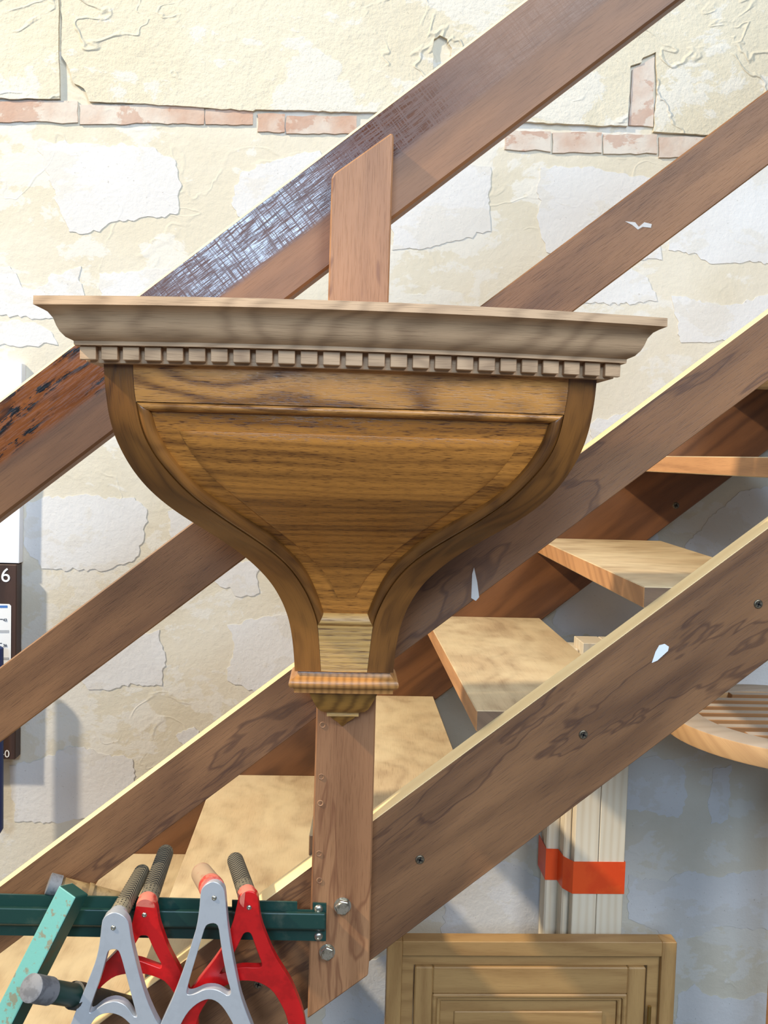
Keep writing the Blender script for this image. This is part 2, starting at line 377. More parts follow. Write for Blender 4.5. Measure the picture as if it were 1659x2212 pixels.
# upper course: thick rough plastered blocks that overhang the tile course
slabs = [
    [(-260, -260), (128, -260), (126, 120), (129, 213), (-260, 208)],
    [(133, -260), (1900, -260), (1900, 310), (1660, 302), (1412, 284), (1420, 200), (1417, 112), (1390, 124), (1386, 134), (1362, 142), (1356, 272), (1230, 268), (1100, 262), (980, 246), (974, 150), (975, 140), (977, 104), (966, 84), (950, 76), (938, 84), (934, 104), (935, 150), (937, 244), (760, 242), (552, 236), (546, 240), (440, 232), (360, 227), (192, 219), (180, 190), (160, 180), (150, 150), (133, 120)],
]
for i, s in enumerate(slabs):
    stone('stone', s, M['rough_plaster'], .010, 1.6, 300 + i, 9)
tiles = [R(-60, 218, 168, 264), R(172, 226, 440, 268), R(444, 236, 546, 268), R(556, 246, 615, 284), R(619, 250, 770, 288),
         [(1090, 282), (1190, 284), (1190, 328), (1090, 322)], R(1194, 286, 1300, 330), R(1304, 290, 1420, 332), R(1424, 296, 1540, 340)]
for i, t in enumerate(tiles): stone('brick', t, M['brick'], .005, 2.0, 500 + i)
stone('brick', [(1366, 150), (1414, 122), (1411, 274), (1358, 270)], M['brick'], .006, 1.2, 520)

# ------------------------------------------------------------------ staircase
YP = 1.385                     # front of the post
base = P(745, 2212, 1.43); base.z = 0
st = empty('staircase', base, 'reddish brown open timber staircase with two rails and a bolted post against the plastered wall', 'staircase')
YR0, YR1 = 1.425, 1.463
YF = 2.35
def ln(a, b, x): return a[1] + (b[1] - a[1]) * (x - a[0]) / (b[0] - a[0])
def beam(name, top, bot, Y0, Y1, mats, x0=-320, x1=1980, topidx=None, bev=.002):
    px = [(x0, ln(*top, x0)), (x1, ln(*top, x1)), (x1, ln(*bot, x1)), (x0, ln(*bot, x0))]
    return board(name, px, Y0, Y1, mats, st, top, bev, topidx)
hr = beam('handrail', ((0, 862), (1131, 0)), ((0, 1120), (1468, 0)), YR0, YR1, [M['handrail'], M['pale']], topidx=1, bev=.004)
hr['label'] = 'wide handrail, varnished and worn black along its upper half'
a0, a1 = P(0, 862, YR0), P(1131, 0, YR0); b0 = P(0, 1120, YR0); gd = (a1 - a0).normalized()
pv = (b0 - a0) - gd * (b0 - a0).dot(gd); W_ = pv.length; pv.normalize()
at = hr.data.attributes.new('band', 'FLOAT_VECTOR', 'POINT')
for i, v in enumerate(hr.data.vertices):
    q = v.co + wloc(hr) - a0; at.data[i].vector = (q.dot(gd), q.dot(pv) / W_, 0)
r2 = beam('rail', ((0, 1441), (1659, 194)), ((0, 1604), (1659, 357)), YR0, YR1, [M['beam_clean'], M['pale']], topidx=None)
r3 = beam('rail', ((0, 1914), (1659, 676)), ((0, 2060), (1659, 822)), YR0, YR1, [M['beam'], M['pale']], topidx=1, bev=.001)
r3['label'] = 'lowest rail with a tide-marked face and pale top edge'
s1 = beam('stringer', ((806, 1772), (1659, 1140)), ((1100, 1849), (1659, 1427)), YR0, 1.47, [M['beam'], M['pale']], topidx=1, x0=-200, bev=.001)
s1['label'] = 'near stringer with dark water stains and a pale top edge'
s2 = beam('stringer', ((1275, 1030), (1659, 742)), ((1184, 1329), (1422, 1150)), YF, YF + .045, [M['wallstr'], M['wallstr']], x0=150, x1=1980)
s2['label'] = 'orange brown wall stringer behind the treads'
# treads: plan polygon (x, y) at height z, extruded downwards
TT = .035
zT = {5: .232, 4: .016, 3: -.1997, 2: -.4075, 1: -.617, 0: -.830, -1: -1.040, -2: -1.25}
def tread(k, fn, ff, rn, rf):
    z = CAM.z + zT[k]
    pts = [Vector((*p, z)) for p in (fn, rn, rf, ff)]
    bm = prism(pts, Vector((0, 0, -TT)), .0015)
    bm.normal_update()
    fd = Vector((ff[0] - fn[0], ff[1] - fn[1], 0)).normalized()
    for f in bm.faces:
        n = f.normal
        if abs(n.z) < .5: f.material_index = 2 if n.y < -.75 else 1
    return finish('tread', bm, [M['tread'], M['nose'], M['endgrain']], st, fd if k != 3 else Vector((1, .2, 0)))
def xy(px, py, k):
    q = Pz(px, py, CAM.z + zT[k]); return Vector((q.x, q.y))
def ext(a, b, Y):
    t = (Y - a.y) / (b.y - a.y); return tuple(a + (b - a) * t)
YN = 1.469
def T_(k, f1, f2, r1, r2):
    f1, f2, r1, r2 = (xy(*q, k) for q in (f1, f2, r1, r2))
    tread(k, ext(f1, f2, YN), ext(f1, f2, YF), ext(r1, r2, YN), ext(r1, r2, YF))
T_(3, (1390.4, 1266.8), (1188, 1175.8), (1529.6, 1200.4), (1394.8, 1158))
T_(2, (1029.2, 1534), (939.6, 1369), (1249.4, 1407.4), (1159.7, 1330))
T_(1, (668, 1803), (690, 1690), (976.7, 1611.7), (935.6, 1503))
T_(0, (312, 2079), (439, 1742), (690, 1860), (700, 1675))
tread(4, (.72, YN), (.66, YF), (1.06, YN), (1.02, YF))
tread(5, (.985, YN), (.93, YF), (1.32, YN), (1.29, YF))
tread(-1, (-.575, YN), (-.56, YF), (-.235, YN), (-.24, YF))
tread(-2, (-.84, YN), (-.83, YF), (-.5, YN), (-.5, YF))
# post
post = board('post', [(716, 385), (722, 374), (846, 286), (851, 292), (812, 1520), (798, 2070), (795, 2108), (664, 2202), (683, 1540)],
             YP, YR0, M['post'], st, ((745, 2000), (780, 400)), .0022)
post['label'] = 'upright post with diagonally cut ends bolted across the rails'
def hexbolt(px, py, parent, rp=18):
    c = P(px, py, YP); r = rp * YP / FPX
    bm = bmesh.new()
    bmesh.ops.create_cone(bm, cap_ends=True, segments=6, radius1=r, radius2=r * .97, depth=.008, matrix=Matrix.Translation(c + Vector((0, -.006, 0))) @ Matrix.Rotation(math.pi / 2, 4, 'X') @ Matrix.Rotation(random.random(), 4, 'Z'))
    bevel(bm, .001)
    bmesh.ops.create_cone(bm, cap_ends=True, segments=28, radius1=r * .78, radius2=r * .7, depth=.0015, matrix=Matrix.Translation(c + Vector((0, -.0105, 0))) @ Matrix.Rotation(math.pi / 2, 4, 'X'))
    bmesh.ops.create_cone(bm, cap_ends=True, segments=28, radius1=r * 1.06, radius2=r * 1.06, depth=.002, matrix=Matrix.Translation(c + Vector((0, -.001, 0))) @ Matrix.Rotation(math.pi / 2, 4, 'X'))
    return finish('hex_bolt', bm, M['steel'], parent)
hexbolt(740, 1956, post); hexbolt(707, 2055, post, 16.5)
def ringmesh(name, px, py, Y, rp, mat, parent, minor=.3):
    bm = bmesh.new(); c = P(px, py, Y); r = rp * Y / FPX; n = 18
    for (ra, yy) in ((1,),) if 0 else ():
        pass
    prof = [(r * 1.0, .0), (r * .86, -.0009), (r * .72, 0.), (r * .55, .0), ]
    rows = [[bm.verts.new(c + Vector((q * math.cos(k * 6.2832 / n), y, q * math.sin(k * 6.2832 / n)))) for k in range(n)] for q, y in prof]
    for i in range(len(rows) - 1):
        for k in range(n): bm.faces.new((rows[i][k], rows[i][(k + 1) % n], rows[i + 1][(k + 1) % n], rows[i + 1][k]))
    return finish(name, bm, mat, parent, smooth=True)
for px, py in ((697, 1566), (694, 1678), (692, 1735), (689, 1844), (690, 1902)): ringmesh('dent', px, py, YP - .0003, 7, M['post'], post)
def screw(px, py, Y, parent, rp=11, mat='steel'):
    c = P(px, py, Y); r = rp * Y / FPX
    bm = bmesh.new()
    bmesh.ops.create_cone(bm, cap_ends=True, segments=24, radius1=r, radius2=r * .8, depth=.0022, matrix=Matrix.Translation(c + Vector((0, -.0006, 0))) @ Matrix.Rotation(math.pi / 2, 4, 'X'))
    bevel(bm, .0005)
    o = finish('screw', bm, M[mat], parent)
    bm = bmesh.new()
    for a in (.3, .3 + math.pi / 2):
        bmesh.ops.create_cube(bm, size=1, matrix=Matrix.Translation(c + Vector((0, -.0018, 0))) @ Matrix.Rotation(a, 4, 'Y') @ Matrix.Diagonal((r * 1.1, .0006, r * .28, 1)))
    finish('screw_slot', bm, M['dark'], parent); return o
for px, py in ((1260, 1587), (907, 1857), (1638, 1305), (558, 2126)): screw(px, py, YR0, s1, 11, 'screwhead')
screw(1460, 1092, YF, s2, 8, 'screwhead')
finish('paint_smear', prism([P(a, b, YR0 - .0006) for a, b in ((1408, 1432), (1416, 1408), (1424, 1394), (1436, 1391), (1445, 1397), (1443, 1406), (1432, 1416), (1420, 1427))], Vector((0, .0008, 0)), 0), M['whitepaint'], s1)
finish('plaster_smear', prism([P(a, b, YR0 - .0004) for a, b in ((1018, 1292), (1020, 1240), (1024, 1226), (1031, 1258), (1035, 1290), (1028, 1298))], Vector((0, .0006, 0)), 0), M['chalk'], r3)
finish('plaster_smear', prism([P(a, b, YR0 - .0004) for a, b in ((1350, 478), (1372, 480), (1380, 490), (1392, 480), (1408, 484), (1406, 492), (1388, 490), (1378, 496), (1366, 486))], Vector((0, .0006, 0)), 0), M['chalk'], r2)

# ------------------------------------------------------------------ corbel
XC, ZC = .010, CAM.z
YPOST = YP; YP = YP - .0012
BOW = 1.6
HZ_L = [(223.5,800),(226.4,842),(234.9,901),(247.5,943.5),(260,975),(277,1011),(298,1042.6),(327.7,1074),(361.4,1101.7),(399.4,1127),(441.6,1152),(475.4,1173.4),(505,1192.4),(534.4,1215.6),(559.7,1238.8),(580.9,1262),(597.7,1287),(610.4,1310.5),(621,1340),(627.3,1369.6),(631.5,1399),(634.9,1445.6)]
HZ_R = [(1289,819),(1284,863),(1275.8,914),(1261,964.6),(1240,1002.5),(1210.4,1040.5),(1172.4,1078.5),(1130,1110),(1083.8,1137.6),(1033,1165),(986.8,1192.4),(948.8,1219.8),(919,1247),(898,1272.6),(881,1302),(866.5,1335.9),(858,1369.6),(851.7,1411.8),(847.5,1452)]
def mitre(px, py, side):
    r = ray(px, py); t = (XC - YP) / (r.x - r.y) if side < 0 else (XC + YP) / (r.x + r.y)
    return CAM.z + t * r.z, YP - t * r.y
def interp(tab, z):          # tab sorted by z descending
    if z >= tab[0][0]: return tab[0][1]
    for (z0, h0), (z1, h1) in zip(tab, tab[1:]):
        if z >= z1: return h0 + (h1 - h0) * (z - z0) / (z1 - z0)
    return tab[-1][1]
tl = [mitre(*p, -1) for p in HZ_L]; tr = [mitre(*p, 1) for p in HZ_R]
ZT, ZB = ZC + .0965, ZC - .3115
NS = 72
zs = [ZT + (ZB - ZT) * i / NS for i in range(NS + 1)]
hh = [(interp(tl, z) + interp(tr, z)) / 2 for z in zs]
for _ in range(3): hh = [hh[0]] + [(hh[i - 1] + 2 * hh[i] + hh[i + 1]) / 4 for i in range(1, NS)] + [hh[-1]]
def H(z): return interp(list(zip(zs, hh)), z)
def sidx(z): return (ZT - z) / (ZT - ZB) * NS
def front(i, x, off=0.):
    """point on the bowed ogee front: i = row along the profile, x = lateral offset from the axis"""
    i = max(0., min(NS, i)); a = min(int(i), NS - 1); f = i - a
    h = hh[a] + (hh[a + 1] - hh[a]) * f; z = zs[a] + (zs[a + 1] - zs[a]) * f
    lo, hi = max(a - 1, 0), min(a + 2, NS); th = hh[hi] - hh[lo]; tz = zs[hi] - zs[lo]; L = math.hypot(th, tz)
    nd, nz = -tz / L, th / L
    return Vector((XC + x, YP - (h + off * nd) - max(0, h * h - x * x) / (2 * BOW), z + off * nz))
arc = [0.]
for i in range(NS): arc.append(arc[-1] + math.hypot(hh[i + 1] - hh[i], zs[i + 1] - zs[i]))
def arcl(i):
    a = min(int(i), NS - 1); return arc[a] + (arc[a + 1] - arc[a]) * (i - a)
def hit(px, py):
    """where the sight line meets the front surface -> (row, x)"""
    r = ray(px, py); lo, hi = .8, YP
    for _ in range(50):
        y = (lo + hi) / 2; q = CAM + r * (y / r.y); x = q.x - XC; z = min(ZT, max(ZB, q.z)); h = H(z)
        if y > YP - h - max(0, h * h - x * x) / (2 * BOW): hi = y
        else: lo = y
    return sidx(z), x
def line_tab(lft, rgt):
    t1 = sorted((i, abs(x)) for i, x in (hit(*p) for p in lft)); t2 = sorted((i, abs(x)) for i, x in (hit(*p) for p in rgt))
    def it(t, i):
        if i <= t[0][0]: return t[0][1]
        for (a, b), (c, d) in zip(t, t[1:]):
            if i <= c: return b + (d - b) * (i - a) / max(1e-6, c - a)
        return t[-1][1]
    v = [(it(t1, i) + it(t2, i)) / 2 for i in range(NS + 1)]
    for _ in range(2): v = [v[0]] + [(v[i - 1] + 2 * v[i] + v[i + 1]) / 4 for i in range(1, NS)] + [v[-1]]
    def fn(i):
        i = max(0, min(NS, i)); a = min(int(i), NS - 1); return v[a] + (v[a + 1] - v[a]) * (i - a)
    return fn
z3 = lambda *q: [(180 + x / 2.37, 800 + y / 2.37) for x, y in q]
z4 = lambda *q: [(780 + x / 2.37, 800 + y / 2.37) for x, y in q]
wS = line_tab(z3((252, 20), (256, 100), (265,165),(275,230),(290,300),(320,370),(370,445),(430,510),(500,580),(580,650),(660,705),(750,775),(850,840),(950,910),(1020,970),(1075,1030),(1110,1090),(1140,1160),(1165,1230),(1185,1305),(1210,1538)),
              z4((1062, 60), (1052, 150), (1035,230),(1020,300),(985,400),(930,500),(860,590),(770,680),(680,745),(560,815),(440,885),(330,950),(250,1010),(180,1080),(120,1150),(75,1230),(45,1305),(25,1545)))
wB = line_tab(z3((335,170),(340,215),(360,290),(400,390),(450,470),(520,560),(600,640),(700,710),(800,770),(900,830),(980,890),(1050,960),(1100,1020),(1140,1080),(1170,1140),(1195,1200),(1220,1258)),
              z4((975,230),(970,275),(950,350),(900,440),(840,520),(760,610),(670,690),(560,760),(440,830),(330,890),(220,965),(140,1030),(90,1100),(50,1180),(20,1265)))
_fr = z4((830,372),(760,480),(680,580),(560,680),(440,770),(330,850),(220,920),(120,995),(78,1030),(18,1090),(-22,1168),(-40,1186))
wF = line_tab(_fr, _fr)
iT0 = (hit(293, 869)[0] + hit(1216, 896.5)[0]) / 2; iT1 = (hit(323.5, 889.5)[0] + hit(1189, 916)[0]) / 2
iB0 = hit(743, 1332)[0]; iB1 = hit(741, 1352.5)[0]
iF0 = (hit(420, 936)[0] + hit(1120, 956)[0]) / 2; iF1 = hit(748, 1299)[0]
def patch(name, i0, i1, xa, xb, off, back, mat, parent, nx=10, ns=None, along='x', rel=False, bv=True):
    """closed slab following the front surface between rows i0..i1 and x from xa(i) to xb(i); off(s,t) outward, back = thickness"""
    ns = ns or max(2, int(abs(i1 - i0)))
    bm = bmesh.new(); uv = bm.loops.layers.uv.new('UVMap')
    F, B, U = [], [], []
    for a in range(ns + 1):
        i = i0 + (i1 - i0) * a / ns; f, b, u = [], [], []
        for c in range(nx + 1):
            t = c / nx; x = xa(i) + (xb(i) - xa(i)) * t
            o = off(a / ns, t) if callable(off) else off
            f.append(bm.verts.new(front(i, x, o))); b.append(bm.verts.new(front(i, x, -back)))
            u.append((x, -arcl(i)) if along == 'x' else (arcl(i), x if not rel else (x - xa(i))))
        F.append(f); B.append(b); U.append(u)
    def q(vs, us):
        try: fc = bm.faces.new(vs)
        except ValueError: return
        for l, k in zip(fc.loops, us): l[uv].uv = k
    for a in range(ns):
        for c in range(nx):
            us = (U[a][c], U[a][c + 1], U[a + 1][c + 1], U[a + 1][c])
            q((F[a][c], F[a][c + 1], F[a + 1][c + 1], F[a + 1][c]), us); q((B[a][c], B[a + 1][c], B[a + 1][c + 1], B[a][c + 1]), us)
        for c in (0, nx):
            q((F[a][c], F[a + 1][c], B[a + 1][c], B[a][c]), (U[a][c], U[a + 1][c], U[a + 1][c], U[a][c]))
    for c in range(nx):
        for a in (0, ns): q((F[a][c], B[a][c], B[a][c + 1], F[a][c + 1]), (U[a][c], U[a][c], U[a][c + 1], U[a][c + 1]))
    return finish(name, bm, mat, parent, smooth='auto')
cb = empty('corbel', (XC, YP, ZC - .42), 'oak hanging corbel with a bowed ogee body, dentil cornice and stained panel on the post', 'corbel')
edge = lambda i: hh[min(NS, int(i))] + (hh[min(NS, int(i) + 1)] - hh[min(NS, int(i))]) * (i - int(i))
for s in (-1, 1):
    o = patch('stile', 0, NS, lambda i: s * edge(i), lambda i: s * (wS(i) + .0002), 0., .016, M['oak_stile'], cb, 6, NS, 'y', True)
    bm = bmesh.new(); uv = bm.loops.layers.uv.new('UVMap'); rows = []
    for i in range(NS + 1):      # moulded cheek: side of the body back to the post
        h = hh[i] - .0004; rows.append([(bm.verts.new((XC + s * h, YP - h * t, zs[i])), (arc[i], h * t)) for t in (0, .25, .5, .75, 1)])
    for i in range(NS):
        for c in range(4):
            qd = (rows[i][c], rows[i][c + 1], rows[i + 1][c + 1], rows[i + 1][c]); f = bm.faces.new([k[0] for k in qd])
            for l, k in zip(f.loops, qd): l[uv].uv = k[1]
    r = bmesh.ops.extrude_face_region(bm, geom=bm.faces[:]); bmesh.ops.translate(bm, verts=[v for v in r['geom'] if isinstance(v, bmesh.types.BMVert)], vec=Vector((-s * .012, 0, 0)))
    for v in bm.verts: v.co.y = min(v.co.y, YP)
    finish('side_panel', bm, M['oak_stile'], cb, smooth='auto')
patch('top_rail', 0, iT0 - .12, lambda i: -wS(i) + .0002, lambda i: wS(i) - .0002, 0., .016, M['oak_rail'], cb, 30)
patch('bottom_block', iB1 + .1, NS, lambda i: -wS(i) + .0002, lambda i: wS(i) - .0002, 0., .016, M['oak_block'], cb, 12)
bead = lambda t: -.0045 + .0062 * math.sin(math.pi * min(1, max(0, .08 + .87 * t))) ** .7 - (.004 * t * t)
cl = lambda i: min(1, max(0, (i - iT0) / (iT1 - iT0)))
patch('bead_moulding', iT0, iT1, lambda i: -(wS(iT0) + (wB(iT1) - wS(iT0)) * cl(i)), lambda i: wS(iT0) + (wB(iT1) - wS(iT0)) * cl(i), lambda s_, t: bead(s_), .014, M['oak_rail'], cb, 40, 10)
cbm = lambda i: min(1, max(0, (iB1 - i) / (iB1 - iB0)))
patch('bead_moulding', iB0, iB1, lambda i: -(wS(iB1) + (wB(iB0) - wS(iB1)) * cbm(i)), lambda i: wS(iB1) + (wB(iB0) - wS(iB1)) * cbm(i), lambda s_, t: bead(1 - s_), .014, M['oak_block'], cb, 14, 10)
for s in (-1, 1):
    def inner(i):
        if i < iT1: return wS(iT0) + (wB(iT1) - wS(iT0)) * cl(i)
        if i > iB0: return wS(iB1) + (wB(iB0) - wS(iB1)) * cbm(i)
        return wB(i)
    def offs(s_, t, i0=iT0, i1=iB1):
        i = i0 + (i1 - i0) * s_; full = wS(i) - wB(i); part = wS(i) - inner(i)
        return bead(t * part / full if full > 1e-5 else t)
    patch('bead_moulding', iT0, iB1, lambda i: s * wS(i), lambda i: s * inner(i), offs, .014, M['oak_stile'], cb, 10, int(NS * .9), 'y', True)
pn = patch('panel', iT1 - .6, iB0 + .6, lambda i: -wB(i) - .003, lambda i: wB(i) + .003, -.0105, .018, M['oak_panel'], cb, 40)
patch('panel_field', iF0, iF1, lambda i: -wF(i), lambda i: wF(i), lambda s_, t: -.0078 if .004 < s_ < .99 and .004 < t < .996 else -.0098, .012, M['oak_panel'], pn, 60)

def sweep(name, prof, mat, parent, n=28, close=True, cap=True):
    """profile [(h, z)] carried round the three sides: left return, bowed front, right return; closed to the back plane"""
    bm = bmesh.new(); uv = bm.loops.layers.uv.new('UVMap'); rows = []; acc = 0
    for j, (h, z) in enumerate(prof):
        if j: acc += math.hypot(h - prof[j - 1][0], z - prof[j - 1][1])
        pts = [(-h, 0.)] + [(-h + 2 * h * k / n, h + max(0, h * h - (-h + 2 * h * k / n) ** 2) / (2 * BOW)) for k in range(n + 1)] + [(h, 0.)]
        u = 0; row = []
        for k, (x, d) in enumerate(pts):
            if k == 1: u = -h
            elif k == len(pts) - 1: u = h + h
            elif k == 0: u = -h - h
            else: u = x
            row.append((bm.verts.new((XC + x, YP - d, ZC + z)), (u, acc)))
        rows.append(row)
    m = len(rows[0])
    for j in range(len(rows) - 1):
        for k in range(m - 1):
            qd = (rows[j][k], rows[j][k + 1], rows[j + 1][k + 1], rows[j + 1][k]); f = bm.faces.new([q[0] for q in qd])
            for l, q in zip(f.loops, qd): l[uv].uv = q[1]
    back = [r[0][0] for r in rows] + [r[-1][0] for r in rows][::-1]
    for row in (rows[0], rows[-1]):
        f = bm.faces.new([q[0] for q in row])
        for l, q in zip(f.loops, row): l[uv].uv = (q[0].co.x, q[0].co.y)
    f = bm.faces.new(back)
    return finish(name, bm, mat, parent, smooth='auto')
crn = sweep('cornice', [(.3498, .1628), (.35, .1533), (.3455, .1518), (.338, .1475), (.3335, .1415), (.331, .134), (.328, .1280), (.323, .1225), (.3165, .1195), (.3160, .1192), (.3158, .1148)], M['oak_raw'], cb)
crn['label'] = 'unstained greyish oak cornice with a cyma moulding'
HT = .3106
bnd = sweep('dentil_band', [(.3012, .1147), (.3012, .0995), (.3013, .0993), (.3013, .0966)], M['oak_raw'], cb)
tw = .0188
def dentil(x, side=0):
    z0, z1 = ZC + .0993, ZC + .1144
    if side == 0:
        xs = (x - tw / 2, x + tw / 2); yb = lambda q, h: YP - h - max(0, h * h - q * q) / (2 * BOW)
        pts = [(xs[0], yb(xs[0], HT)), (xs[1], yb(xs[1], HT)), (xs[1], yb(xs[1], .3013)), (xs[0], yb(xs[0], .3013))]
    else:
        pts = [(side * HT, YP - x - tw / 2), (side * HT, YP - x + tw / 2), (side * .3013, YP - x + tw / 2), (side * .3013, YP - x - tw / 2)]
    bm = prism([Vector((XC + a, b, z0)) for a, b in pts], Vector((0, 0, z1 - z0)), .0006)
    finish('dentil', bm, M['oak_raw'], cb)
for k in range(25): dentil(-HT + tw / 2 + (2 * HT - tw) * k / 24)
for s in (-1, 1):
    for k in range(11): dentil(.028 + .0247 * k, s)
sweep('base_moulding', [(.0715, -.3108), (.0662, -.3120), (.0668, -.3150), (.0700, -.3195), (.0715, -.3208), (.0735, -.3212), (.0755, -.3220), (.0772, -.3236), (.0783, -.3258), (.0787, -.3284), (.0783, -.3310), (.0772, -.3332), (.0755, -.3345), (.0725, -.3352), (.071, -.3378), (.071, -.3425)], M['oak_base'], cb, 16)
sweep('pendant', [(.0495, -.3426), (.0490, -.3500), (.0465, -.3560), (.0435, -.3625), (.0405, -.3690), (.0375, -.3745), (.0320, -.3800), (.0240, -.3843)], M['oak_pendant'], cb, 12)
sweep('pendant_plate', [(.0238, -.3844), (.0238, -.3897)], M['oak_block'], cb, 8)
sweep('pendant_tip', [(.0195, -.3898), (.0180, -.3930), (.0135, -.3975), (.0075, -.4030), (.0012, -.4110)], M['oak_pendant'], cb, 8)

# ------------------------------------------------------------------ green rack and tools
YP = YPOST
rx = P(300, 2020, YP - .02); 
rk = empty('storage_rack', (rx.x, YP - .012, P(300, 2026, YP).z), 'dark green steel rack rail screwed to the post, with teal arm and capped pegs', 'rack')
fl = [(-300, 1930), (420, 1943), (500, 1945), (500, 1961), (643, 1962), (643, 1950)] if 0 else [(-300, 1925), (488, 1944), (488, 1960), (501, 1961), (501, 1945.5), (642, 1949), (642, 1966), (676, 1967), (676, 1951), (705, 1952.5), (704, 2033), (-300, 2015)]
YA = YP - .0045
finish('flange_plate', prism([P(a, b, YA) for a, b in fl], Vector((0, .0035, 0)), 0), M['green'], rk)
# raised hat section
def hat():
    bm = bmesh.new(); rows = []
    for xa, (yt, yb) in ((-300, (1951, 1996)), (703, (1969, 2013))):
        rows.append([bm.verts.new(P(xa, yt, YA)), bm.verts.new(P(xa, yt + 5, YA - .016)), bm.verts.new(P(xa, yb - 5, YA - .016)), bm.verts.new(P(xa, yb, YA))])
    for k in range(3): bm.faces.new((rows[0][k], rows[0][k + 1], rows[1][k + 1], rows[1][k]))
    bm.faces.new((rows[0][3], rows[0][0], rows[1][0], rows[1][3])); bm.faces.new(rows[0]); bm.faces.new(rows[1])
    bmesh.ops.recalc_face_normals(bm, faces=bm.faces); bevel(bm, .002, 2); return bm
finish('hat_section', hat(), M['green'], rk)
def dome(px, py, Y, rp, mat, parent, name='screw'):
    c = P(px, py, Y); r = rp * Y / FPX
    bm = bmesh.new(); n = 20
    prof = [(r, 0), (r * .96, -r * .25), (r * .75, -r * .5), (r * .42, -r * .6), (r * .36, -r * .3)]
    rows = [[bm.verts.new(c + Vector((q * math.cos(k * 6.2832 / n), y, q * math.sin(k * 6.2832 / n)))) for k in range(n)] for q, y in prof]
    for i in range(len(rows) - 1):
        for k in range(n): bm.faces.new((rows[i][k], rows[i][(k + 1) % n], rows[i + 1][(k + 1) % n], rows[i + 1][k]))
    bm.faces.new(rows[-1]); bm.faces.new(rows[0])
    return finish(name, bm, M[mat], parent, smooth='auto')
dome(688, 1963.5, YA, 10, 'steel', rk); dome(688, 2022, YA, 10, 'steel', rk)
# arm: square tube running towards the viewer
def arm():
    a = P(160, 1922, 1.340); b = P(-46, 2330, 1.300)
    d = (b - a).normalized(); s = d.cross(Vector((0, 0, 1))).normalized(); u = s.cross(d).normalized()
    rot = -.72; s2_, u2 = s * math.cos(rot) + u * math.sin(rot), u * math.cos(rot) - s * math.sin(rot)
    hw = .0165; hhh = .0165
    bm = bmesh.new(); L = (b - a).length
    pts = [a + s2_ * hw * i + u2 * hhh * j for i, j in ((-1, -1), (1, -1), (1, 1), (-1, 1))]
    vs = [bm.verts.new(p) for p in pts]; f = bm.faces.new(vs)
    r = bmesh.ops.extrude_face_region(bm, geom=[f]); bmesh.ops.translate(bm, verts=[v for v in r['geom'] if isinstance(v, bmesh.types.BMVert)], vec=d * L)
    bmesh.ops.recalc_face_normals(bm, faces=bm.faces); bevel(bm, .002, 2)
    bm.normal_update()
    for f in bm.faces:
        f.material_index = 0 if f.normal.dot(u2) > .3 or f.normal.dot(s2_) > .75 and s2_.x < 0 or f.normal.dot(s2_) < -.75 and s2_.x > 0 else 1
    return finish('arm', bm, [M['teal'], M['teal_shade']], rk)
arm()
def lerp(a, b, t): return a + (b - a) * t
def peg(p0, p1, secs, capm, parent):
    a, b = p0, p1
    o = None
    for nm, t0, t1, r0, r1, mt in secs:
        q0, q1 = lerp(a, b, t0), lerp(a, b, t1); e = (q1 - q0) * .03
        bm = tube([(q0, r0 * .86), (q0 + e, r0), (q1 - e, r1), (q1, r1 * .9)], 24)
        oo = finish(nm, bm, M[mt], o or parent, smooth='auto')
        o = o or oo
    return o
peg(P(66, 2134, 1.235), P(290, 2172, 1.42), [('peg', .14, .42, .0158, .0158, 'green'), ('cap', 0, .16, .0185, .0185, 'rubbercap'), ('collar', .38, .45, .0190, .0190, 'blackiron'), ('sleeve', .45, .99, .0172, .0125, 'blackiron')], 'rubbercap', rk)
peg(P(104, 1908, 1.392), P(300, 1958, 1.42), [('peg', .13, 1., .0142, .0135, 'dustypipe'), ('cap', 0, .13, .0158, .0160, 'rubbercap'), ('collar', .42, .47, .0160, .0160, 'dustypipe')], 'rubbercap', rk)

z5 = lambda q: [(x / 4.608, 1840 + y / 4.608) for x, y in q]
z6 = lambda q: [(360 + x / 4.608, 1780 + y / 4.608) for x, y in q]
def smoothloop(pts, it=1):
    for _ in range(it):
        out = []
        for i in range(len(pts)):
            a, b = Vector(pts[i]), Vector(pts[(i + 1) % len(pts)])
            out += [tuple(a * .75 + b * .25), tuple(a * .25 + b * .75)]
        pts = out
    return pts
def tool(label, outline, hole, Y, thick, mat, rivet, g0, g1, Yg0, Yg1, r0, r1, gmat, collar, group):
    c = P(*g0, Y); lo = min(P(*q, Y).z for q in outline)
    root = empty('hand_tool', (c.x, Y + thick / 2, lo), label, 'tool', group)
    out = [P(a, b, Y) for a, b in smoothloop(outline)]; ho = [P(a, b, Y) for a, b in smoothloop(hole)]
    bm = prism(out, Vector((0, thick, 0)), .0022, [ho])
    finish('frame', bm, M[mat], root, smooth='auto')
    p0, p1 = P(*g0, Yg0), P(*g1, Yg1); d = (p1 - p0); L = d.length; d.normalize()
    rings = [(p0, r0 * .8)] + [(p0 + d * L * t, r0 + (r1 - r0) * t) for t in (.02, .2, .4, .6, .8, .9)]
    for k in range(1, 7):
        a = k / 6 * math.pi / 2; rings.append((p0 + d * (L * .9 + L * .1 * math.sin(a)), max(.0008, r1 * math.cos(a))))
    finish('grip', tube(rings, 40), M[gmat], root, smooth='auto')
    pb = p0 - d * .012
    finish('collar', tube([(pb - d * .006, r0 * .98), (pb, r0 * 1.05), (p0, r0 * 1.03), (p0 + d * .004, r0 * .9)], 32), M[collar], root, smooth='auto')
    dome(*rivet, Y + .0008, 6, 'steel', root, 'rivet')
    return root
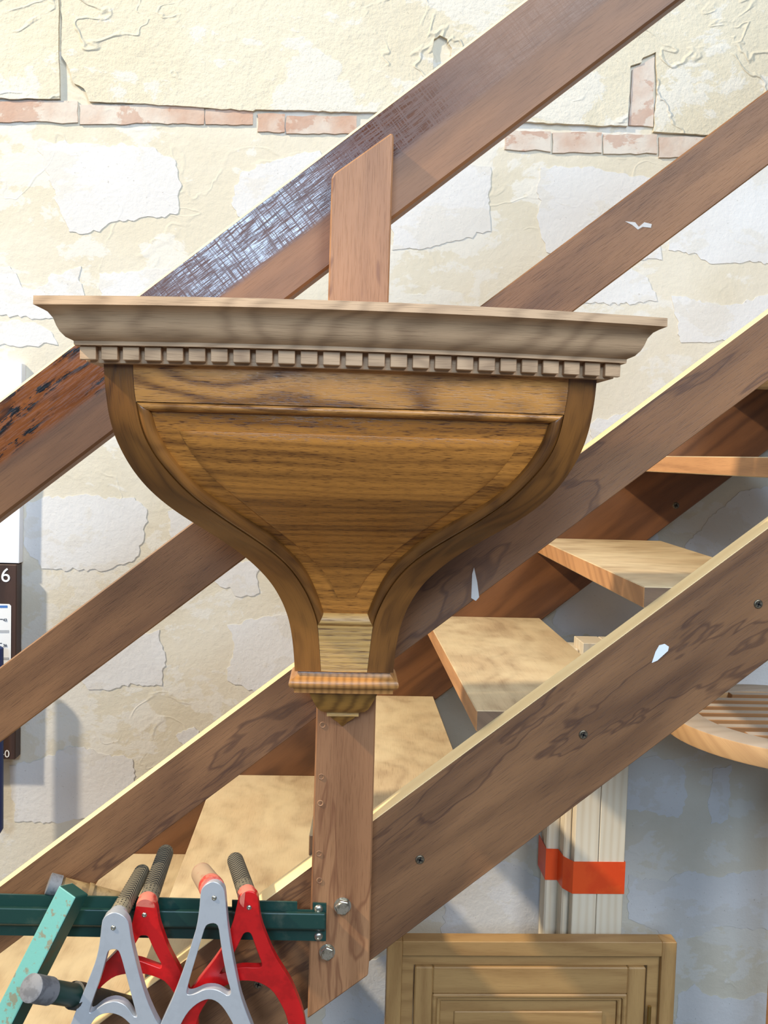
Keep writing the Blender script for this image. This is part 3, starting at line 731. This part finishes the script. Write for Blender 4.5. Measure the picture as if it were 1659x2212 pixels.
sil1 = z5([(1010, 730), (1022, 670), (1065, 628), (1130, 600), (1210, 625), (1268, 680), (1286, 745), (1302, 880), (1340, 1050), (1400, 1290), (1460, 1480), (1530, 1640), (1570, 1714), (1650, 1860), (1450, 1860), (1370, 1790), (1290, 1712), (1230, 1655), (1170, 1622), (1100, 1606), (1030, 1612), (965, 1640), (920, 1690), (885, 1760), (850, 1860), (640, 1860), (705, 1714), (780, 1520), (850, 1350), (910, 1200), (955, 1080), (985, 950), (1000, 830)])
sil1h = z5([(1068, 1005), (1090, 978), (1130, 970), (1172, 978), (1192, 1010), (1215, 1080), (1260, 1250), (1310, 1440), (1350, 1590), (1368, 1650), (1325, 1640), (1290, 1580), (1235, 1520), (1150, 1487), (1060, 1500), (985, 1545), (930, 1595), (888, 1610), (890, 1570), (920, 1480), (1000, 1260), (1045, 1100)])
sil2 = z6([(335, 710), (345, 650), (390, 600), (450, 572), (520, 590), (572, 650), (584, 740), (592, 850), (612, 1050), (650, 1300), (690, 1500), (730, 1700), (780, 1850), (835, 1991), (890, 2130), (720, 2130), (660, 1991), (615, 1910), (560, 1825), (500, 1768), (430, 1742), (360, 1757), (280, 1805), (205, 1880), (140, 1991), (80, 2130), (-120, 2130), (-60, 1991), (0, 1860), (55, 1745), (130, 1550), (200, 1350), (260, 1150), (300, 1020), (325, 850)])
sil2h = z6([(384, 1020), (420, 994), (480, 988), (516, 1022), (532, 1150), (560, 1330), (600, 1530), (634, 1640), (640, 1690), (608, 1712), (572, 1690), (515, 1656), (450, 1642), (370, 1648), (300, 1683), (240, 1703), (198, 1698), (196, 1660), (240, 1500), (300, 1300), (350, 1130)])
red1 = z5([(1345, 570), (1362, 520), (1390, 490), (1450, 480), (1520, 492), (1556, 540), (1572, 640), (1582, 710), (1620, 820), (1659, 930), (1700, 1020), (1800, 1200), (1880, 1390), (1960, 1600), (1980, 1860), (1860, 1860), (1830, 1660), (1780, 1480), (1659, 1300), (1560, 1250), (1460, 1220), (1370, 1208), (1230, 1218), (1130, 1245), (1040, 1312), (975, 1380), (930, 1500), (900, 1700), (800, 1700), (830, 1480), (880, 1320), (960, 1200), (1060, 1095), (1170, 985), (1260, 870), (1310, 730)])
red1h = z5([(1385, 850), (1400, 834), (1460, 834), (1480, 855), (1520, 950), (1570, 1050), (1612, 1125), (1605, 1165), (1560, 1150), (1480, 1120), (1400, 1090), (1345, 1080), (1265, 1095), (1225, 1110), (1235, 1080), (1300, 990), (1350, 910)])
red2 = z6([(700, 800), (715, 730), (745, 688), (800, 672), (870, 680), (905, 720), (915, 800), (922, 880), (945, 1000), (990, 1120), (1060, 1290), (1150, 1440), (1230, 1560), (1300, 1720), (1350, 1850), (1382, 1991), (1395, 2130), (1225, 2130), (1212, 1991), (1180, 1880), (1120, 1760), (1050, 1655), (950, 1590), (850, 1562), (710, 1560), (600, 1602), (500, 1660), (420, 1740), (340, 1860), (290, 1991), (260, 2130), (40, 2130), (70, 1960), (120, 1830), (240, 1660), (350, 1515), (450, 1390), (545, 1255), (620, 1110), (665, 960)])
red2h = z6([(752, 1115), (775, 1082), (825, 1078), (848, 1110), (870, 1180), (910, 1290), (948, 1385), (945, 1430), (870, 1432), (760, 1427), (690, 1440), (600, 1470), (520, 1505), (545, 1460), (640, 1340), (700, 1230)])
G = 'hand tools hung on the green rack'
tool('leftmost silver metal hand tool with A-shaped frame and long chevron rubber grip', sil1, sil1h, 1.295, .016, 'silver', (245, 2004), (256, 1975), (311, 1876), 1.318, 1.450, .0134, .0122, 'grip', 'silver', G)
tool('silver metal hand tool in front of the second red one, with short worn taped grip', sil2, sil2h, 1.295, .016, 'silver', (463, 1939.5), (455, 1914), (434, 1884), 1.318, 1.40, .0172, .0158, 'grip_worn', 'pink', G)
tool('left red metal hand tool half hidden behind the leftmost silver one', red1, red1h, 1.339, .014, 'red', (312, 1976), (320, 1945), (361, 1832), 1.357, 1.495, .0142, .0126, 'grip_dark', 'pink', G)
tool('right red metal hand tool nearest the post, with dark chevron rubber grip', red2, red2h, 1.319, .014, 'red', (538, 1960), (533, 1930), (506, 1852), 1.338, 1.455, .0136, .0128, 'grip_dark', 'pink', G)

# ------------------------------------------------------------------ cabinet door
YD = 2.14
dl, dr = P(838, 2019, YD), P(1463, 2036, YD)
xl, xr, zt = dl.x, dr.x, dr.z
dz = (dl.z - dr.z)
dr_ = empty('cabinet_door', ((xl + xr) / 2, YD + .02, 0), 'light oak panelled cabinet door in its frame, standing under the stairs', 'cabinet door')
ppm = FPX / YD
fw = .036; 
def dbox(name, x0, x1, z0, z1, y0, y1, parent, g, mat='door', bev=.0015): return finish(name, box(x0, x1, y0, y1, z0, z1, bev), M[mat], parent, g)
dbox('frame_stile', xl, xl + fw, 0, zt - .0, YD, YD + .04, dr_, (0, 0, 1)); dbox('frame_stile', xr - fw, xr, 0, zt, YD, YD + .04, dr_, (0, 0, 1))
dbox('frame_rail', xl + fw, xr - fw, zt - fw, zt, YD, YD + .04, dr_, (1, 0, 0)); dbox('frame_rail', xl + fw, xr - fw, 0, fw, YD, YD + .04, dr_, (1, 0, 0))
# recessed rebate inside the frame
x0, x1, z0, z1 = xl + fw, xr - fw, fw, zt - fw
def ringprism(x0, x1, z0, z1, w, y0, y1, bev=.0015):
    out = [Vector((x0, y0, z0)), Vector((x1, y0, z0)), Vector((x1, y0, z1)), Vector((x0, y0, z1))]
    inn = [Vector((x0 + w, y0, z0 + w)), Vector((x1 - w, y0, z0 + w)), Vector((x1 - w, y0, z1 - w)), Vector((x0 + w, y0, z1 - w))]
    return prism(out, Vector((0, y1 - y0, 0)), bev, [inn])
finish('rebate', ringprism(x0, x1, z0, z1, .03, YD + .014, YD + .04), M['door'], dr_)
# door leaf: stiles, rails, mouldings, panel
x0 += .032; x1 -= .036; z1 -= .030; z0 += .03
leafy = YD + .004; sw = .044; rw = .066
for a, b in ((x0, x0 + sw), (x1 - sw, x1)): dbox('leaf_stile', a, b, z0, z1, leafy, YD + .03, dr_, (0, 0, 1), bev=.003)
for a, b in ((z1 - rw, z1), (z0, z0 + rw)): dbox('leaf_rail', x0 + sw, x1 - sw, a, b, leafy, YD + .03, dr_, (1, 0, 0), bev=.0025)
x0 += sw; x1 -= sw; z1 -= rw; z0 += rw
finish('moulding', ringprism(x0, x1, z0, z1, .010, leafy - .003, YD + .03, .003), M['door'], dr_)
finish('moulding', ringprism(x0 + .0101, x1 - .0101, z0 + .0101, z1 - .0101, .010, leafy + .004, YD + .03, .003), M['door'], dr_)
pp = dbox('panel', x0 + .0203, x1 - .0203, z0 + .0203, z1 - .0203, leafy + .014, YD + .03, dr_, (1, 0, 0))
if z1 - z0 > .16:
    dbox('panel_field', x0 + .055, x1 - .055, z0 + .055, z1 - .050, leafy + .009, leafy + .014, pp, (1, 0, 0), bev=.002)
hc = P(1402, 2192, YD)
bm = tube([(Vector((hc.x, YD - .001, hc.z - .04)), .0045), (Vector((hc.x, YD - .001, hc.z + .022)), .0045)], 16); finish('hinge', bm, M['brass'], dr_, smooth='auto')

# ------------------------------------------------------------------ plank bundle behind the stringer
def px2x(px, py, Y): return P(px, py, Y).x
ztop = P(1260, 1384, 2.24).z
YB = 2.21
bx = px2x(1294, 1800, YB)
pb = empty('plank_bundle', (bx, 2.3, 0), 'bundle of pale pine boards bound with orange tape, upright against the wall', 'plank bundle')
A0, A1, A2 = px2x(1240, 1860, YB), px2x(1292.5, 1860, YB), px2x(1349, 1860, YB)
finish('plank', box(A0, A1 - .0008, YB, YB + .09, 0, ztop, .0015), M['pine'], pb, (0, 0, 1))
finish('plank', box(A1 + .0008, A2, YB, YB + .09, 0, ztop, .0015), M['pine'], pb, (0, 0, 1))
B1 = A0 - .001; B0 = px2x(1217, 1860, YB + .03)
finish('plank', box(B0, B1, YB + .030, YB + .09, 0, ztop - .02, .004), M['pine'], pb, (0, 0, 1))
D1 = px2x(1211, 1860, YB + .06); D0 = px2x(1176, 1860, YB + .095)
finish('plank', box(D0, D1, YB + .075, YB + .115, 0, ztop - .05, .004), M['pine'], pb, (0, 0, 1))
finish('plank', box(D0 + .006, A2 - .004, YB + .117, YB + .16, 0, ztop - .03, .003), M['pine'], pb, (0, 0, 1))
def ribbon():
    zt_, zb_ = P(1290, 1861, YB).z, P(1290, 1930, YB).z
    path = [(D0 - .001, YB + .16), (D0 - .001, YB + .0735), (D1 - .004, YB + .0725), (B0, YB + .0285), (A0 - .001, YB - .001), (A2 + .001, YB - .001), (A2 + .001, YB + .16)]
    n = len(path); outp = []
    for i in range(n):
        a = Vector(path[max(0, i - 1)]); c = Vector(path[i]); b = Vector(path[min(n - 1, i + 1)])
        d1 = (c - a).normalized() if i else (b - c).normalized(); d2 = (b - c).normalized() if i < n - 1 else d1
        m = Vector((d1.y + d2.y, -d1.x - d2.x)).normalized(); k = max(.4, m.dot(Vector((d1.y, -d1.x))))
        outp.append(c - m * (-.0012 / k))
    # keep the outer skin on the viewer's side of the boards
    pts = [Vector((x, y, zb_)) for x, y in path] + [Vector((q.x, q.y, zb_)) for q in outp[::-1]]
    return finish('tape', prism(pts, Vector((0, 0, zt_ - zb_)), 0), M['tape'], pb)
ribbon()

# ------------------------------------------------------------------ slatted round top
zs_ = P(1545, 1500, 2.30).z
cx, cy, rr = .98, 2.02, .30
cx = P(1456, 1568, 2.0).x + rr - .005
zs_ = P(1500, 1590, 1.86).z
sl = empty('slatted_table', (cx, cy, 0), 'round wooden table top with parallel slats, half hidden under the stairs at right', 'table')
ring = []
def circ(r, n=56, a0=0): return [Vector((cx + r * math.cos(6.28318 * k / n), cy + r * math.sin(6.28318 * k / n), zs_)) for k in range(n)]
bm = bmesh.new()
ca, cb_ = circ(rr, 64), circ(rr - .075, 64); dn = Vector((0, 0, -.042))
RR = [[bm.verts.new(p) for p in q] for q in (ca, cb_, [p + dn for p in cb_], [p + dn for p in ca])]
for j in range(4):
    for k in range(64): bm.faces.new((RR[j][k], RR[j][(k + 1) % 64], RR[(j + 1) % 4][(k + 1) % 64], RR[(j + 1) % 4][k]))
bmesh.ops.recalc_face_normals(bm, faces=bm.faces); bevel(bm, .004, 2)
bm.normal_update()
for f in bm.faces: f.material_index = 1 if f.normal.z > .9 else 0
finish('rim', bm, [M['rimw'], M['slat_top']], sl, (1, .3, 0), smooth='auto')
ri = rr - .076
y = cy - ri + .034; 
while y < cy + ri - .02:
    hx = math.sqrt(max(0, ri * ri - max((y - cy - .013) ** 2, (y + .013 - cy) ** 2))) + .012
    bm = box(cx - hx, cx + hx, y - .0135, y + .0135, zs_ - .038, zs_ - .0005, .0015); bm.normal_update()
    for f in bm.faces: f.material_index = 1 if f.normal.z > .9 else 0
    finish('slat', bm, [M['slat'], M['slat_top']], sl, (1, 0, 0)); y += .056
finish('pedestal', tube([(Vector((cx, cy, 0)), .16), (Vector((cx, cy, .03)), .15), (Vector((cx, cy, .06)), .035), (Vector((cx, cy, zs_ - .06)), .035), (Vector((cx, cy, zs_ - .032)), .12)], 28), M['slat'], sl, (0, 0, 1), smooth='auto')

# ------------------------------------------------------------------ left wall things
def text(body, px, py, Y, hpx, mat, parent, name='lettering', right=True):
    cu = bpy.data.curves.new(name, 'FONT'); cu.body = body; cu.size = hpx * Y / FPX / .7; cu.extrude = .0004
    cu.align_x = 'RIGHT' if right else 'LEFT'; cu.materials.append(M[mat])
    o = bpy.data.objects.new(name, cu); COL.objects.link(o); o.parent = parent
    bpy.context.view_layer.update()
    me = bpy.data.meshes.new_from_object(o.evaluated_get(bpy.context.evaluated_depsgraph_get())); bpy.data.objects.remove(o)
    o = bpy.data.objects.new(name, me); COL.objects.link(o); o.parent = parent
    o.location = P(px, py, Y - .0008) - wloc(parent); o.rotation_euler = (math.pi / 2, 0, 0); return o
wp = finish('white_panel', prism([P(a, b, YW - .03) for a, b in ((-260, 776), (47, 785), (41, 1217), (-260, 1209))], Vector((0, .0295, 0)), .001), M['white'])
tag(wp, 'blank white panel fixed to the plastered wall at the left edge', 'panel')
bq = P(-60, 1640, YW - .04)
db = empty('dark_board', (bq.x, YW - .02, bq.z), 'dark brown wooden board with white numbers and a paper sheet, below the white panel', 'sign board')
dbf = finish('board', prism([P(a, b, YW - .04) for a, b in ((-200, 1214), (36, 1220), (33, 1641), (-200, 1636))], Vector((0, .0395, 0)), .002), M['darkboard'], db, (0, 0, 1))
text('26', 23, 1257, YW - .04, 30, 'white', db); text('40', 21, 1636, YW - .04, 16, 'white', db)
pa = finish('paper_sheet', prism([P(a, b, YW - .041) for a, b in ((-160, 1300), (20, 1305), (24, 1309), (23, 1470), (-160, 1466))], Vector((0, .0009, 0)), 0), M['paper'], db)
for (x0, y0, x1, y1, m) in ((-120, 1308, 16, 1313, 'blueink'), (-60, 1337, 6, 1338.5, 'ink'), (-120, 1361, 19, 1367, 'greyink'), (-40, 1389, 4, 1390.5, 'ink'), (-120, 1420, 19, 1425, 'greyink')):
    finish('printed_line', prism([P(a, b, YW - .0416) for a, b in R(x0, y0, x1, y1)], Vector((0, .0005, 0)), 0), M[m], pa)
text('43', 15, 1342, YW - .0412, 6, 'ink', pa); text('36', 15, 1397, YW - .0412, 6, 'ink', pa)
nv = finish('blue_rod', tube([(P(-8, 1395, 2.33), .008), (P(-8, 1400, 2.33), .017), (P(-8, 1790, 2.33), .017), (P(-8, 1800, 2.33), .010)], 20), M['navy'], smooth='auto')
tag(nv, 'navy blue rod hanging in front of the dark brown numbered board', 'rod')
